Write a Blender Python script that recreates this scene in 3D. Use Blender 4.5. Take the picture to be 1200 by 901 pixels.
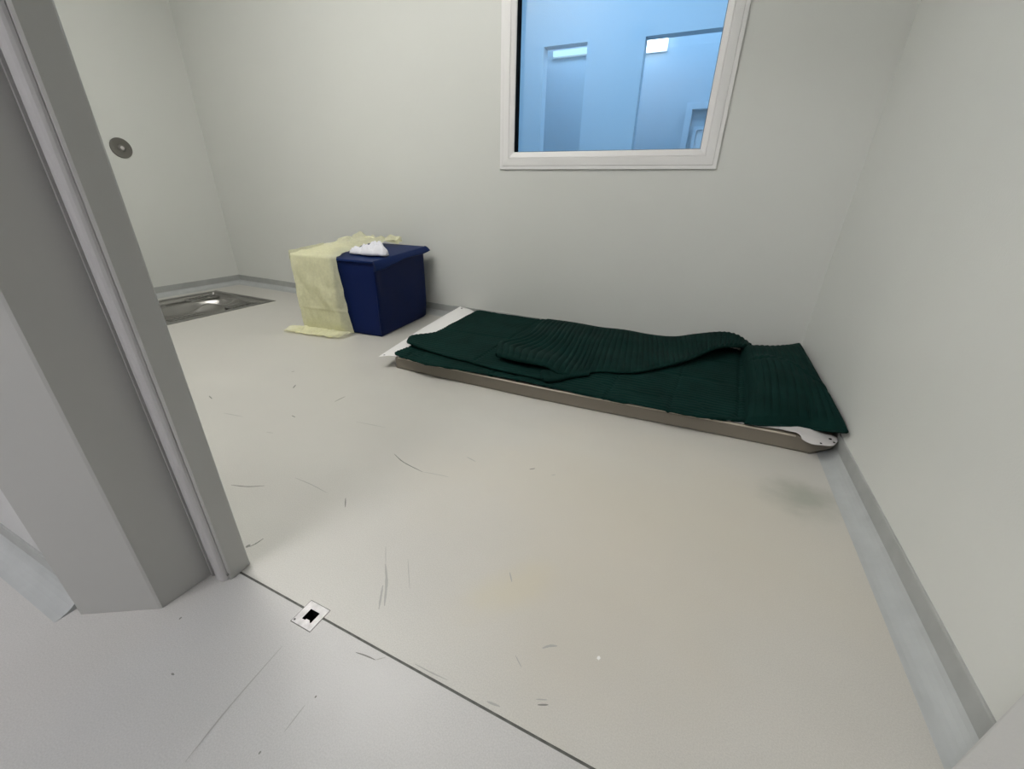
import bpy, math, random
from mathutils import Vector, Matrix, noise
random.seed(7)
for o in list(bpy.data.objects): bpy.data.objects.remove(o)
SC = bpy.context.scene; COL = SC.collection

# ---------------------------------------------------------------- camera
F_PX, YAW, PITCH, ROLL, CAM_H = 471.95, -0.4190254, 0.43618307, -0.02644626, 0.8
_cy, _sy, _cp, _sp, _cr, _sr = math.cos(YAW), math.sin(YAW), math.cos(PITCH), math.sin(PITCH), math.cos(ROLL), math.sin(ROLL)
FWD = Vector((_sy*_cp, _cy*_cp, -_sp)); _r = Vector((_cy, -_sy, 0)); _d = FWD.cross(_r)
RIGHT = _cr*_r + _sr*_d; DOWN = -_sr*_r + _cr*_d
EYE = Vector((0, 0, CAM_H))
cd = bpy.data.cameras.new('camera'); cam = bpy.data.objects.new('camera', cd); COL.objects.link(cam)
cd.sensor_width = 36; cd.lens = F_PX/1200*36; cd.clip_start = .01
m = Matrix.Identity(4)
for i in range(3):
    m[i][0] = RIGHT[i]; m[i][1] = -DOWN[i]; m[i][2] = -FWD[i]; m[i][3] = EYE[i]
cam.matrix_world = m
SC.camera = cam
def ray(x, y): return RIGHT*((x-600)/F_PX) + DOWN*((y-450.5)/F_PX) + FWD
def pz(x, y, z=0.0):            # photo pixel -> point on the horizontal plane z
    d = ray(x, y); return EYE + d*((z-CAM_H)/d.z)
def py_(x, y, Y):               # photo pixel -> point on the plane Y (parallel to the back wall)
    d = ray(x, y); return EYE + d*(Y/d.y)
def px_(x, y, X):
    d = ray(x, y); return EYE + d*(X/d.x)

# ---------------------------------------------------------------- world, exposure
w = bpy.data.worlds.new('world'); SC.world = w; w.use_nodes = True
w.node_tree.nodes['Background'].inputs[0].default_value = (.5, .5, .5, 1)
w.node_tree.nodes['Background'].inputs[1].default_value = 0.02
vs = SC.view_settings
vs.view_transform = 'Standard'; vs.look = 'None'; vs.gamma = 1; vs.use_curve_mapping = False
vs.exposure = 0.0
ROOM_LIGHT = dict(loc=(-1.8, .80, 2.69), size=(1.20, .60), color=(1.0, .985, .93), power=41.0)
HALL_LIGHT = dict(loc=(-1.3, -1.45, 2.69), size=(1.2, .60), color=(1.0, .985, .995), power=46.0)
BEYOND_FILL = dict(loc=(-.8, 3.30, 2.69), size=(2.2, .5), color=(.50, .73, 1.0), power=36.0)  # unseen lamp added in place of bluish daylight beyond the window
BEYOND_LIGHT_2 = dict(loc=(-.8, 4.8, 2.69), size=(2.6, .3), color=(.50, .73, 1.0), power=27.0)  # second unseen lamp, added to brighten the space behind the openings

# ---------------------------------------------------------------- helpers
def link(name, verts, faces, mat, parent=None, smooth=False):
    me = bpy.data.meshes.new(name); me.from_pydata([tuple(v) for v in verts], [], faces); me.update()
    if smooth: me.polygons.foreach_set('use_smooth', [True]*len(me.polygons))
    o = bpy.data.objects.new(name, me); COL.objects.link(o)
    if mat: me.materials.append(mat)
    if parent: o.parent = parent
    return o
def empty(name, loc=(0, 0, 0), rz=0):
    o = bpy.data.objects.new(name, None); COL.objects.link(o); o.location = loc; o.rotation_euler = (0, 0, rz); o.empty_display_size = .1
    return o
def tag(o, label, cat=None, group=None, kind=None):
    o['label'] = label
    if cat: o['category'] = cat
    if group: o['group'] = group
    if kind: o['kind'] = kind
    return o
class MB:
    def __init__(s): s.v = []; s.f = []
    def add(s, v, f):
        n = len(s.v); s.v += [tuple(p) for p in v]; s.f += [tuple(i+n for i in q) for q in f]
    def box(s, a, b):
        (x0, y0, z0), (x1, y1, z1) = a, b
        s.add([(x0,y0,z0),(x1,y0,z0),(x1,y1,z0),(x0,y1,z0),(x0,y0,z1),(x1,y0,z1),(x1,y1,z1),(x0,y1,z1)],
              [(0,3,2,1),(4,5,6,7),(0,1,5,4),(1,2,6,5),(2,3,7,6),(3,0,4,7)])
    def prism(s, poly, z0, z1):     # poly counter-clockwise in xy
        n = len(poly)
        s.add([(x, y, z0) for x, y in poly]+[(x, y, z1) for x, y in poly],
              [tuple(range(n-1, -1, -1)), tuple(range(n, 2*n))]+[(i, (i+1) % n, n+(i+1) % n, n+i) for i in range(n)])
    def sweep(s, prof, path):       # prof: closed list of (a,b); path: list of (origin, A, B)
        n = len(prof); V = []
        for o, A, B in path: V += [Vector(o)+Vector(A)*a+Vector(B)*b for a, b in prof]
        Fc = []
        for k in range(len(path)-1):
            for i in range(n): j = (i+1) % n; Fc.append((k*n+i, k*n+j, (k+1)*n+j, (k+1)*n+i))
        Fc.append(tuple(range(n-1, -1, -1))); Fc.append(tuple((len(path)-1)*n+i for i in range(n)))
        s.add(V, Fc)
    def build(s, name, mat, parent=None, smooth=False): return link(name, s.v, s.f, mat, parent, smooth)
def tube(pts, r, n=8, closed=False):
    mb = MB(); N = len(pts); P = [Vector(p) for p in pts]; V = []
    for i, p in enumerate(P):
        t = (P[(i+1) % N]-P[i-1]) if closed else (P[min(i+1, N-1)]-P[max(i-1, 0)])
        t.normalize(); u = t.cross(Vector((0, 0, 1)))
        if u.length < 1e-3: u = t.cross(Vector((0, 1, 0)))
        u.normalize(); b = t.cross(u)
        V += [p+u*(r*math.cos(2*math.pi*k/n))+b*(r*math.sin(2*math.pi*k/n)) for k in range(n)]
    Fc = []
    for i in range(N if closed else N-1):
        j = (i+1) % N
        for k in range(n): l = (k+1) % n; Fc.append((i*n+k, i*n+l, j*n+l, j*n+k))
    if not closed: Fc += [tuple(range(n-1, -1, -1)), tuple((N-1)*n+k for k in range(n))]
    mb.add(V, Fc); return mb
def rounded_box(a, b, r, n=10, fn=None):
    a = Vector(a); b = Vector(b); c = (a+b)/2; h = (b-a)/2; mb = MB()
    def br(H):
        inner = H-r
        e = [-H]+[-H+r*(1-math.cos(k*math.pi/8)) for k in (1, 2, 3)]+[-inner]
        return e+[-inner+2*inner*k/n for k in range(1, n)]+[-x for x in reversed(e)]
    for ax in range(3):
        u, v = (ax+1) % 3, (ax+2) % 3; U = br(h[u]); Vv = br(h[v])
        for sg in (-1, 1):
            P = []
            for x in U:
                for y in Vv:
                    q = Vector((0, 0, 0)); q[ax] = sg*h[ax]; q[u] = x; q[v] = y
                    inn = Vector([max(-h[k]+r, min(h[k]-r, q[k])) for k in range(3)])
                    d = q-inn
                    if d.length > 0: q = inn+d.normalized()*r
                    q = q+c
                    P.append(fn(q) if fn else q)
            W = len(Vv); Fc = []
            for i in range(len(U)-1):
                for j in range(W-1):
                    f = (i*W+j, (i+1)*W+j, (i+1)*W+j+1, i*W+j+1)
                    Fc.append(f if sg > 0 else f[::-1])
            mb.add(P, Fc)
    return mb
def catmull(P, n):              # resample a polyline smoothly, even in chord length
    P = [Vector(p) for p in P]; D = [0]
    for i in range(1, len(P)): D.append(D[-1]+(P[i]-P[i-1]).length)
    out = []
    for k in range(n):
        s = D[-1]*k/(n-1); i = 0
        while i < len(P)-2 and D[i+1] < s: i += 1
        t = (s-D[i])/max(1e-9, D[i+1]-D[i])
        p1, p2 = P[i], P[i+1]; p0 = P[i-1] if i else p1*2-p2; p3 = P[i+2] if i+2 < len(P) else p2*2-p1
        out.append(.5*((2*p1)+(p2-p0)*t+(2*p0-5*p1+4*p2-p3)*t*t+(3*p1-p0-3*p2+p3)*t**3))
    return out
def sheet(front, back, nu, nv, t, disp, round_front=True, zmin=None):
    """cloth slab lofted from a front line to a back line; disp(u,v,p)->offset Vector; t thickness (number or fn(u))"""
    A = catmull(front, nu); B = catmull(back, nu); T = []
    for i in range(nu):
        u = i/(nu-1)
        for j in range(nv):
            v = j/(nv-1); p = A[i].lerp(B[i], v); T.append(p+disp(u, v, p))
    tf = t if callable(t) else (lambda u, v: t)
    Bo = []
    for i in range(nu):
        for j in range(nv):
            th = tf(i/(nu-1), j/(nv-1)); p = T[i*nv+j].copy(); p.z -= th
            if zmin is not None: p.z = min(T[i*nv+j].z-.001, max(p.z, zmin))
            Bo.append(p)
    mb = MB(); N = nu*nv; Fc = []
    for i in range(nu-1):
        for j in range(nv-1):
            a, b, c, d = i*nv+j, (i+1)*nv+j, (i+1)*nv+j+1, i*nv+j+1
            Fc.append((a, b, c, d)); Fc.append((N+a, N+d, N+c, N+b))
    V = T+Bo
    def rim(idx, closed_dir, rnd):   # joins top rim to bottom rim with a half-round
        K = 5 if rnd else 1; rows = [[k for k in idx]]
        for k in range(1, K):
            row = []
            for q in idx:
                top, bot = V[q], V[N+q]; mid = (top+bot)/2; h = (top-bot).length/2; ang = math.pi*k/K
                o = closed_dir(q); row.append(len(V)); V.append(mid+Vector((0, 0, 1))*h*math.cos(ang)+o*h*math.sin(ang)*.9)
            rows.append(row)
        rows.append([N+k for k in idx])
        for r0, r1 in zip(rows[:-1], rows[1:]):
            for k in range(len(idx)-1): Fc.append((r0[k], r1[k], r1[k+1], r0[k+1]))
    def outward(di):
        def f(q):
            i, j = divmod(q, nv)
            if di == 'f': d = T[i*nv]-T[i*nv+1]
            elif di == 'b': d = T[i*nv+nv-1]-T[i*nv+nv-2]
            elif di == 'l': d = T[j]-T[nv+j]
            else: d = T[(nu-1)*nv+j]-T[(nu-2)*nv+j]
            d.z = 0
            return d.normalized() if d.length > 1e-6 else Vector((0, 0, 0))
        return f
    rim([i*nv for i in range(nu)], outward('f'), round_front)
    rim([i*nv+nv-1 for i in reversed(range(nu))], outward('b'), False)
    rim([j for j in reversed(range(nv))], outward('l'), round_front)
    rim([(nu-1)*nv+j for j in range(nv)], outward('r'), round_front)
    mb.add(V, Fc); return mb
def nz(x, y, z=0.0): return noise.noise(Vector((x, y, z)))
def sstep(a, b, x):
    t = max(0, min(1, (x-a)/(b-a))); return t*t*(3-2*t)

# ---------------------------------------------------------------- materials
def mat(name, color, rough=.5, metal=0, bump=None, var=None, spec=.5, sheen=0):
    """bump=(scale,strength,distance); var=(scale,amount)"""
    mt = bpy.data.materials.new(name); mt.use_nodes = True; nt = mt.node_tree; b = nt.nodes['Principled BSDF']
    b.inputs['Base Color'].default_value = (*color, 1); b.inputs['Roughness'].default_value = rough; b.inputs['Metallic'].default_value = metal
    b.inputs['Specular IOR Level'].default_value = spec
    if sheen: b.inputs['Sheen Weight'].default_value = sheen
    tc = nt.nodes.new('ShaderNodeTexCoord')
    if var:
        n = nt.nodes.new('ShaderNodeTexNoise'); n.inputs['Scale'].default_value = var[0]; n.inputs['Detail'].default_value = 5
        nt.links.new(tc.outputs['Object'], n.inputs['Vector'])
        r = nt.nodes.new('ShaderNodeValToRGB'); r.color_ramp.elements[0].position = .3; r.color_ramp.elements[1].position = .7
        r.color_ramp.elements[0].color = (*[c*(1-var[1]) for c in color], 1); r.color_ramp.elements[1].color = (*[min(1, c*(1+var[1])) for c in color], 1)
        nt.links.new(n.outputs['Fac'], r.inputs['Fac']); nt.links.new(r.outputs['Color'], b.inputs['Base Color'])
    if bump:
        n = nt.nodes.new('ShaderNodeTexNoise'); n.inputs['Scale'].default_value = bump[0]; n.inputs['Detail'].default_value = 3
        nt.links.new(tc.outputs['Object'], n.inputs['Vector'])
        bp = nt.nodes.new('ShaderNodeBump'); bp.inputs['Strength'].default_value = bump[1]; bp.inputs['Distance'].default_value = bump[2]
        nt.links.new(n.outputs['Fac'], bp.inputs['Height']); nt.links.new(bp.outputs['Normal'], b.inputs['Normal'])
    return mt
WALL = mat('wall_paint', (.70, .71, .68), .45, bump=(180, .25, .0015), var=(1.3, .015))
WALL_HALL = mat('hall_paint', (.60, .60, .60), .5, bump=(180, .2, .0015))
CEIL = mat('ceiling_paint', (.75, .75, .73), .7)
STEEL_PAINT = mat('frame_paint', (.50, .50, .485), .42, bump=(350, .12, .0006))
JAMB = mat('jamb_paint', (.60, .60, .595), .45, bump=(180, .25, .0015))
GASKET = mat('gasket_rubber', (.55, .54, .545), .4)
VINYL_STRIP = mat('skirting_strip', (.39, .40, .39), .45, var=(18, .06))
VINYL_BASE = mat('skirting_vinyl', (.455, .472, .472), .4, bump=(60, .25, .002), var=(18, .05))
SEAM = mat('seam_sealant', (.12, .12, .11), .6, var=(60, .3))
WHITE_PVC = mat('white_pvc', (.84, .83, .83), .35)
BLACK = mat('black_rubber', (.004, .004, .004), .7, spec=.1)
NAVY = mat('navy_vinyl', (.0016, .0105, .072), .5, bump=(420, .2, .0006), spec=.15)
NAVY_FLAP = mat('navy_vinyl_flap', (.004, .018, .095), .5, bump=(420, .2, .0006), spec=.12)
GREEN = mat('green_quilt', (.0022, .0205, .0172), .85, bump=(700, .4, .0008), var=(9, .18), spec=.12)
MATTRESS = mat('mattress_cover', (.20, .175, .14), .55, bump=(300, .2, .0006))
SHEET_W = mat('white_sheet', (.86, .845, .84), .55, bump=(60, .2, .002))
TISSUE = mat('white_tissue', (.80, .80, .86), .8, bump=(40, .5, .004))
CHROME = mat('brushed_steel', (.33, .32, .305), .28, 1.0, bump=(90, .08, .001))
STEEL_RIM = mat('steel_rim', (.30, .295, .28), .42, 1.0, var=(30, .12))
BUTTON_STEEL = mat('button_steel', (.22, .21, .195), .42, 1.0)
PLATE = mat('scuffed_plate', (.62, .60, .60), .5, .35, bump=(120, .5, .002), var=(45, .22))
SCUFF = mat('scuff_dark', (.22, .22, .20), .6)
SCUFF_F = mat('scuff_faint', (.40, .395, .37), .5)
CHIP = mat('paint_chip', (.85, .84, .82), .6)
BEY = mat('beyond_paint', (.62, .68, .72), .5)
BEY_D = mat('beyond_panel', (.52, .58, .62), .5)

def floor_material(name, base, floor_patches):
    mt = mat(name, base, .42, bump=(260, .12, .0008)); nt = mt.node_tree; b = nt.nodes['Principled BSDF']
    tc = nt.nodes.new('ShaderNodeTexCoord'); L = nt.links.new
    n = nt.nodes.new('ShaderNodeTexNoise'); n.inputs['Scale'].default_value = 2.2; n.inputs['Detail'].default_value = 7; n.inputs['Roughness'].default_value = .6
    L(tc.outputs['Object'], n.inputs['Vector'])
    r = nt.nodes.new('ShaderNodeValToRGB'); r.color_ramp.elements[0].position = .32; r.color_ramp.elements[1].position = .68
    r.color_ramp.elements[0].color = (*[c*.955 for c in base], 1); r.color_ramp.elements[1].color = (*[c*1.03 for c in base], 1)
    L(n.outputs['Fac'], r.inputs['Fac']); cur = r.outputs['Color']
    sp = nt.nodes.new('ShaderNodeTexNoise'); sp.inputs['Scale'].default_value = 420; sp.inputs['Detail'].default_value = 2
    L(tc.outputs['Object'], sp.inputs['Vector'])
    sr = nt.nodes.new('ShaderNodeValToRGB'); sr.color_ramp.elements[0].position = .35; sr.color_ramp.elements[1].position = .65
    sr.color_ramp.elements[0].color = (.93, .93, .93, 1); sr.color_ramp.elements[1].color = (1.05, 1.05, 1.05, 1)
    L(sp.outputs['Fac'], sr.inputs['Fac'])
    mx = nt.nodes.new('ShaderNodeMix'); mx.data_type = 'RGBA'; mx.blend_type = 'MULTIPLY'; mx.inputs[0].default_value = 1
    L(cur, mx.inputs[6]); L(sr.outputs['Color'], mx.inputs[7]); cur = mx.outputs[2]
    for (cx, cy_, rx, ry, rot, col, amt, nsc) in floor_patches:     # stains and tone patches, each with its own place and outline
        mp = nt.nodes.new('ShaderNodeMapping'); mp.vector_type = 'TEXTURE'
        mp.inputs['Location'].default_value = (cx, cy_, 0); mp.inputs['Rotation'].default_value = (0, 0, rot); mp.inputs['Scale'].default_value = (rx, ry, 1)
        L(tc.outputs['Object'], mp.inputs['Vector'])
        ln = nt.nodes.new('ShaderNodeVectorMath'); ln.operation = 'LENGTH'; L(mp.outputs['Vector'], ln.inputs[0])
        nn = nt.nodes.new('ShaderNodeTexNoise'); nn.inputs['Scale'].default_value = nsc; nn.inputs['Detail'].default_value = 6
        L(tc.outputs['Object'], nn.inputs['Vector'])
        ad = nt.nodes.new('ShaderNodeMath'); ad.operation = 'MULTIPLY_ADD'; ad.inputs[1].default_value = 1.4; L(nn.outputs['Fac'], ad.inputs[0]); L(ln.outputs['Value'], ad.inputs[2])
        mr = nt.nodes.new('ShaderNodeMapRange'); mr.interpolation_type = 'SMOOTHSTEP'; mr.inputs[1].default_value = 1.75; mr.inputs[2].default_value = .75; mr.inputs[3].default_value = 0; mr.inputs[4].default_value = amt
        L(ad.outputs[0], mr.inputs[0])
        m2 = nt.nodes.new('ShaderNodeMix'); m2.data_type = 'RGBA'; L(mr.outputs[0], m2.inputs[0]); L(cur, m2.inputs[6]); m2.inputs[7].default_value = (*col, 1); cur = m2.outputs[2]
    L(cur, b.inputs['Base Color'])
    rn = nt.nodes.new('ShaderNodeMapRange'); rn.inputs[1].default_value = .3; rn.inputs[2].default_value = .7; rn.inputs[3].default_value = .34; rn.inputs[4].default_value = .5
    L(n.outputs['Fac'], rn.inputs[0]); L(rn.outputs[0], b.inputs['Roughness'])
    return mt
s1 = pz(940, 585); s2 = pz(600, 690); s3 = pz(430, 800); s4 = pz(700, 740)
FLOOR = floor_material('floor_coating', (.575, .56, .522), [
    (pz(760, 610).x, pz(760, 610).y, .75, .62, .15, (.60, .555, .465), .75, 1.6),  # broad soft patch, yellower than the base colour
    (s1.x, s1.y, .13, .12, .3, (.34, .35, .30), .8, 9), (s2.x, s2.y, .16, .07, .9, (.60, .55, .42), .6, 8), (s4.x, s4.y, .35, .25, .2, (.56, .52, .44), .35, 5)])
FLOOR_H = floor_material('hall_floor_coating', (.555, .545, .53), [(s3.x, s3.y, .16, .12, .2, (.62, .61, .60), .45, 10)])
def lamp_mat(name, color, strength):
    mt = bpy.data.materials.new(name); mt.use_nodes = True; nt = mt.node_tree; nt.nodes.clear()
    e = nt.nodes.new('ShaderNodeEmission'); e.inputs[0].default_value = (*color, 1); e.inputs[1].default_value = strength
    o = nt.nodes.new('ShaderNodeOutputMaterial'); nt.links.new(e.outputs[0], o.inputs[0]); return mt
def glass_mat():
    mt = bpy.data.materials.new('window_glass'); mt.use_nodes = True; nt = mt.node_tree; nt.nodes.clear()
    t = nt.nodes.new('ShaderNodeBsdfTransparent'); t.inputs[0].default_value = (.82, .92, .98, 1)
    g = nt.nodes.new('ShaderNodeBsdfGlossy'); g.inputs['Roughness'].default_value = .02
    fr = nt.nodes.new('ShaderNodeFresnel'); fr.inputs[0].default_value = 1.5
    mx = nt.nodes.new('ShaderNodeMixShader'); o = nt.nodes.new('ShaderNodeOutputMaterial')
    nt.links.new(fr.outputs[0], mx.inputs[0]); nt.links.new(t.outputs[0], mx.inputs[1]); nt.links.new(g.outputs[0], mx.inputs[2]); nt.links.new(mx.outputs[0], o.inputs[0])
    return mt
def gown_mat(name, clear):
    mt = bpy.data.materials.new(name); mt.use_nodes = True; nt = mt.node_tree; nt.nodes.clear(); L = nt.links.new
    tc = nt.nodes.new('ShaderNodeTexCoord'); n = nt.nodes.new('ShaderNodeTexNoise'); n.inputs['Scale'].default_value = 70; n.inputs['Detail'].default_value = 4
    L(tc.outputs['Object'], n.inputs['Vector'])
    bp = nt.nodes.new('ShaderNodeBump'); bp.inputs['Strength'].default_value = .15; bp.inputs['Distance'].default_value = .002; L(n.outputs['Fac'], bp.inputs['Height'])
    d = nt.nodes.new('ShaderNodeBsdfDiffuse'); d.inputs[0].default_value = (.93, .92, .68, 1); L(bp.outputs[0], d.inputs['Normal'])
    t = nt.nodes.new('ShaderNodeBsdfTranslucent'); t.inputs[0].default_value = (.94, .92, .64, 1)
    m1 = nt.nodes.new('ShaderNodeMixShader'); m1.inputs[0].default_value = .3; L(d.outputs[0], m1.inputs[1]); L(t.outputs[0], m1.inputs[2])
    tr = nt.nodes.new('ShaderNodeBsdfTransparent'); m2 = nt.nodes.new('ShaderNodeMixShader')
    mr = nt.nodes.new('ShaderNodeMapRange'); mr.inputs[1].default_value = .3; mr.inputs[2].default_value = .7; mr.inputs[3].default_value = max(0, clear-.04); mr.inputs[4].default_value = clear+.04
    L(n.outputs['Fac'], mr.inputs[0]); L(mr.outputs[0], m2.inputs[0]); L(m1.outputs[0], m2.inputs[1]); L(tr.outputs[0], m2.inputs[2])
    o = nt.nodes.new('ShaderNodeOutputMaterial'); L(m2.outputs[0], o.inputs[0]); return mt
GOWN = gown_mat('gown_nonwoven', .30); GOWN2 = gown_mat('gown_nonwoven_inner', .05)

# ---------------------------------------------------------------- the room shell
XL, XR, YB, YF, ZC = -3.913, .556, 2.441, .37, 2.70
YH = .160                       # hall face of the front wall
SEAM_Y = .3455
HX0, HX1, HY0 = -3.2, 2.6, -2.2  # the hall
TP = (-3.775, -3.04, 1.36, 2.122)   # cut-out for the squat toilet x0 x1 y0 y1
BP = (-.6235, -.5675, .3125, .3655)  # cut-out for the floor bolt plate
def slab(name, xs, ys, holes, z, mt, parent=None):
    mb = MB(); idx = {}
    def vid(x, y):
        if (x, y) not in idx: idx[(x, y)] = len(mb.v); mb.v.append((x, y, z))
        return idx[(x, y)]
    for i in range(len(xs)-1):
        for j in range(len(ys)-1):
            cx, cy = (xs[i]+xs[i+1])/2, (ys[j]+ys[j+1])/2
            if any(h[0] < cx < h[1] and h[2] < cy < h[3] for h in holes): continue
            mb.f.append((vid(xs[i], ys[j]), vid(xs[i+1], ys[j]), vid(xs[i+1], ys[j+1]), vid(xs[i], ys[j+1])))
    return mb.build(name, mt, parent)
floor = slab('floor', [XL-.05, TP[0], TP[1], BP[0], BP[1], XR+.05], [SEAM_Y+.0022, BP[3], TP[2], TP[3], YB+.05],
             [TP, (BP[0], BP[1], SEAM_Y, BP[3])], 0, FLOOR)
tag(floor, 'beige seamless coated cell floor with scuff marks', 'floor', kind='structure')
floor_hall = slab('floor_hall', [HX0, BP[0], BP[1], HX1], [HY0, BP[2], SEAM_Y-.0022], [(BP[0], BP[1], BP[2], SEAM_Y)], 0, FLOOR_H)
tag(floor_hall, 'cool grey coated hall floor in front of the threshold joint', 'floor', kind='structure')
mb = MB(); mb.box((-.90, SEAM_Y-.006, -.006), (BP[0], SEAM_Y+.006, -.0018)); mb.box((BP[1], SEAM_Y-.006, -.006), (.60, SEAM_Y+.006, -.0018))
jt = mb.build('trim_1', SEAM); tag(jt, 'dark joint line in the floor across the doorway', 'floor joint', kind='structure')
jt.name = 'trim_1'

WX0, WX1, WZ0, WZ1 = -1.19, -.038, .957, 2.14     # opening in the back wall
def wall_with_hole(name, x0, x1, z0, z1, y0, y1, hole, mt):
    mb = MB(); hx0, hx1, hz0, hz1 = hole
    mb.box((x0, y0, z0), (hx0, y1, z1)); mb.box((hx1, y0, z0), (x1, y1, z1))
    mb.box((hx0, y0, z0), (hx1, y1, hz0)); mb.box((hx0, y0, hz1), (hx1, y1, z1))
    return mb.build(name, mt)
tag(wall_with_hole('wall_back', XL-.12, XR+.12, -.05, ZC, YB, YB+.14, (WX0, WX1, WZ0, WZ1), WALL), 'pale grey painted cell wall behind the mattress, with the window', 'wall', kind='structure')
mb = MB(); mb.box((XL-.12, YF-.2, -.05), (XL, YB, ZC)); tag(mb.build('wall_left', WALL), 'pale grey painted cell wall with the round push button', 'wall', kind='structure')
mb = MB(); mb.box((XR, .45, -.05), (XR+.12, YB, ZC)); tag(mb.build('wall_right', WALL), 'pale grey painted cell wall at the pillow end', 'wall', kind='structure')
mb = MB(); mb.box((XL, YH, -.05), (-1.008, YF, ZC)); mb.box((-1.008, YH, 2.16), (.62, YF, ZC)); mb.box((.62, YH, -.05), (1.0, .45, ZC)); mb.box((1.0, YH, -.05), (HX1, YF, ZC)); mb.box((HX0-.8, YH, -.05), (XL, YF, ZC))
tag(mb.build('wall_front', WALL_HALL), 'grey painted wall around the doorway', 'wall', kind='structure')
mb = MB(); mb.box((XL-.12, YF-.2, ZC), (XR+.5, YB+.1, ZC+.1)); tag(mb.build('ceiling', CEIL), 'white cell ceiling', 'ceiling', kind='structure')
mb = MB(); mb.box((HX0, HY0, ZC), (HX1, YF-.2, ZC+.1)); tag(mb.build('ceiling_hall', CEIL), 'white hall ceiling', 'ceiling', kind='structure')
mb = MB(); mb.box((HX0-.1, HY0-.1, -.05), (HX1+.1, HY0, ZC)); tag(mb.build('wall_hall_rear', WALL_HALL), 'grey wall on the far side of the hall', 'wall', kind='structure')
mb = MB(); mb.box((HX0-.1, HY0, -.05), (HX0, YH, ZC)); tag(mb.build('wall_hall_left', WALL_HALL), 'grey wall at the left end of the hall', 'wall', kind='structure')
mb = MB(); mb.box((HX1, HY0, -.05), (HX1+.1, YH, ZC)); tag(mb.build('wall_hall_right', WALL_HALL), 'grey wall at the right end of the hall', 'wall', kind='structure')

# coved skirting: upright strip, then a fillet that runs out onto the floor
BH, BT, BR = .079, .005, .052
def cove_profile():
    p = [(0, BH), (BT*.7, BH), (BT, BH-.003), (BT, .034)]
    x0 = BT-.001-BR*(1-math.cos(math.pi/8))
    for k in range(2, 9):
        a = k*math.pi/16
        p.append((x0+BR*(1-math.cos(a)), .0004+BR*(1-math.sin(a))))
    p += [(x0+BR+.003, -.002), (0, -.002)]
    return p
def baseboard(name, a, b, nrm, label, c0=0, c1=0):
    """a->b along the wall foot, nrm into the room; c0/c1 = 1 mitres that end inwards"""
    a = Vector((*a, 0)); b = Vector((*b, 0)); n = Vector((*nrm, 0)); t = (b-a).normalized(); V = []; prof = cove_profile()
    for s, c, sg in ((a, c0, 1), (b, c1, -1)):
        V += [s+n*d+t*(sg*c*d)+Vector((0, 0, z)) for d, z in prof]
    k = len(prof); Fc = [(i, (i+1) % k, k+(i+1) % k, k+i) for i in range(k)]+[tuple(range(k-1, -1, -1)), tuple(range(k, 2*k))]
    o = link(name, V, Fc, VINYL_BASE); o.data.materials.append(VINYL_STRIP)
    for q in (0, 1, 2): o.data.polygons[q].material_index = 1
    return tag(o, label, 'skirting', kind='structure')
baseboard('baseboard_back', (XL, YB), (XR, YB), (0, -1), 'grey coved skirting along the window wall', 1, 1)
baseboard('baseboard_left', (XL, YF), (XL, YB), (1, 0), 'grey coved skirting behind the squat toilet', 0, 1)
baseboard('baseboard_right', (XR, .572), (XR, YB), (-1, 0), 'grey coved skirting along the right-hand wall in the foreground', 0, 1)
baseboard('baseboard_hall', (HX0, YH), (-1.043, YH), (0, -1), 'short piece of coved skirting in the hall left of the door frame', 0, 0)

# ---------------------------------------------------------------- door frame
door = empty('door_1', (-.9, .25, 0)); tag(door, 'grey painted steel door frame with splayed edge and rounded rubber seal', 'door frame', kind='structure')
def dchild(mbx, name, mt, smooth=False):
    o = mbx.build(name, mt, None, smooth); o.parent = door; o.matrix_parent_inverse = Matrix.Translation(door.location).inverted(); return o
mb = MB()
mb.prism([(-1.032, .164), (-1.028, .143), (-1.018, .139), (-.890, .2145), (-.886, .2185), (-.880, .320), (-.829, .3235), (-.826, .327), (-.828, .368), (-.831, .3715), (-1.032, .3715)], 0.0005, 2.2)
dchild(mb, 'jamb', STEEL_PAINT)
prof = []
for k in range(11):
    a = math.pi*k/10; prof.append((-.8495+.0175*math.cos(a), .3225-.013*math.sin(a)))
mb = MB(); mb.prism(prof[::-1], .001, 2.2); dchild(mb, 'gasket', GASKET, False)
mb = MB(); mb.prism([(-.8795, .322), (-.8795, .314), (-.875, .3115), (-.8705, .3115), (-.8705, .322)], .001, 2.2); dchild(mb, 'gasket_lip', GASKET)
mb = MB(); mb.box((-.8262, .345, 1.0125), (-.8245, .358, 1.10)); dchild(mb, 'latch_slot', BLACK)
mb = MB(); mb.prism([(-.8275+.0022*math.cos(k*math.pi/4), .3215+.0022*math.sin(k*math.pi/4)) for k in range(8)], .016, .0195); dchild(mb, 'screw', SCUFF)
mb = MB(); mb.prism([(.500, .14), (.9, .14), (.9, .574), (.505, .574), (.501, .5725), (.500, .569)], .0005, 2.2); dchild(mb, 'jamb', JAMB)
mb = MB(); mb.box((-.96, .139, 2.1), (.60, .3715, 2.2)); dchild(mb, 'head', STEEL_PAINT)

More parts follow.
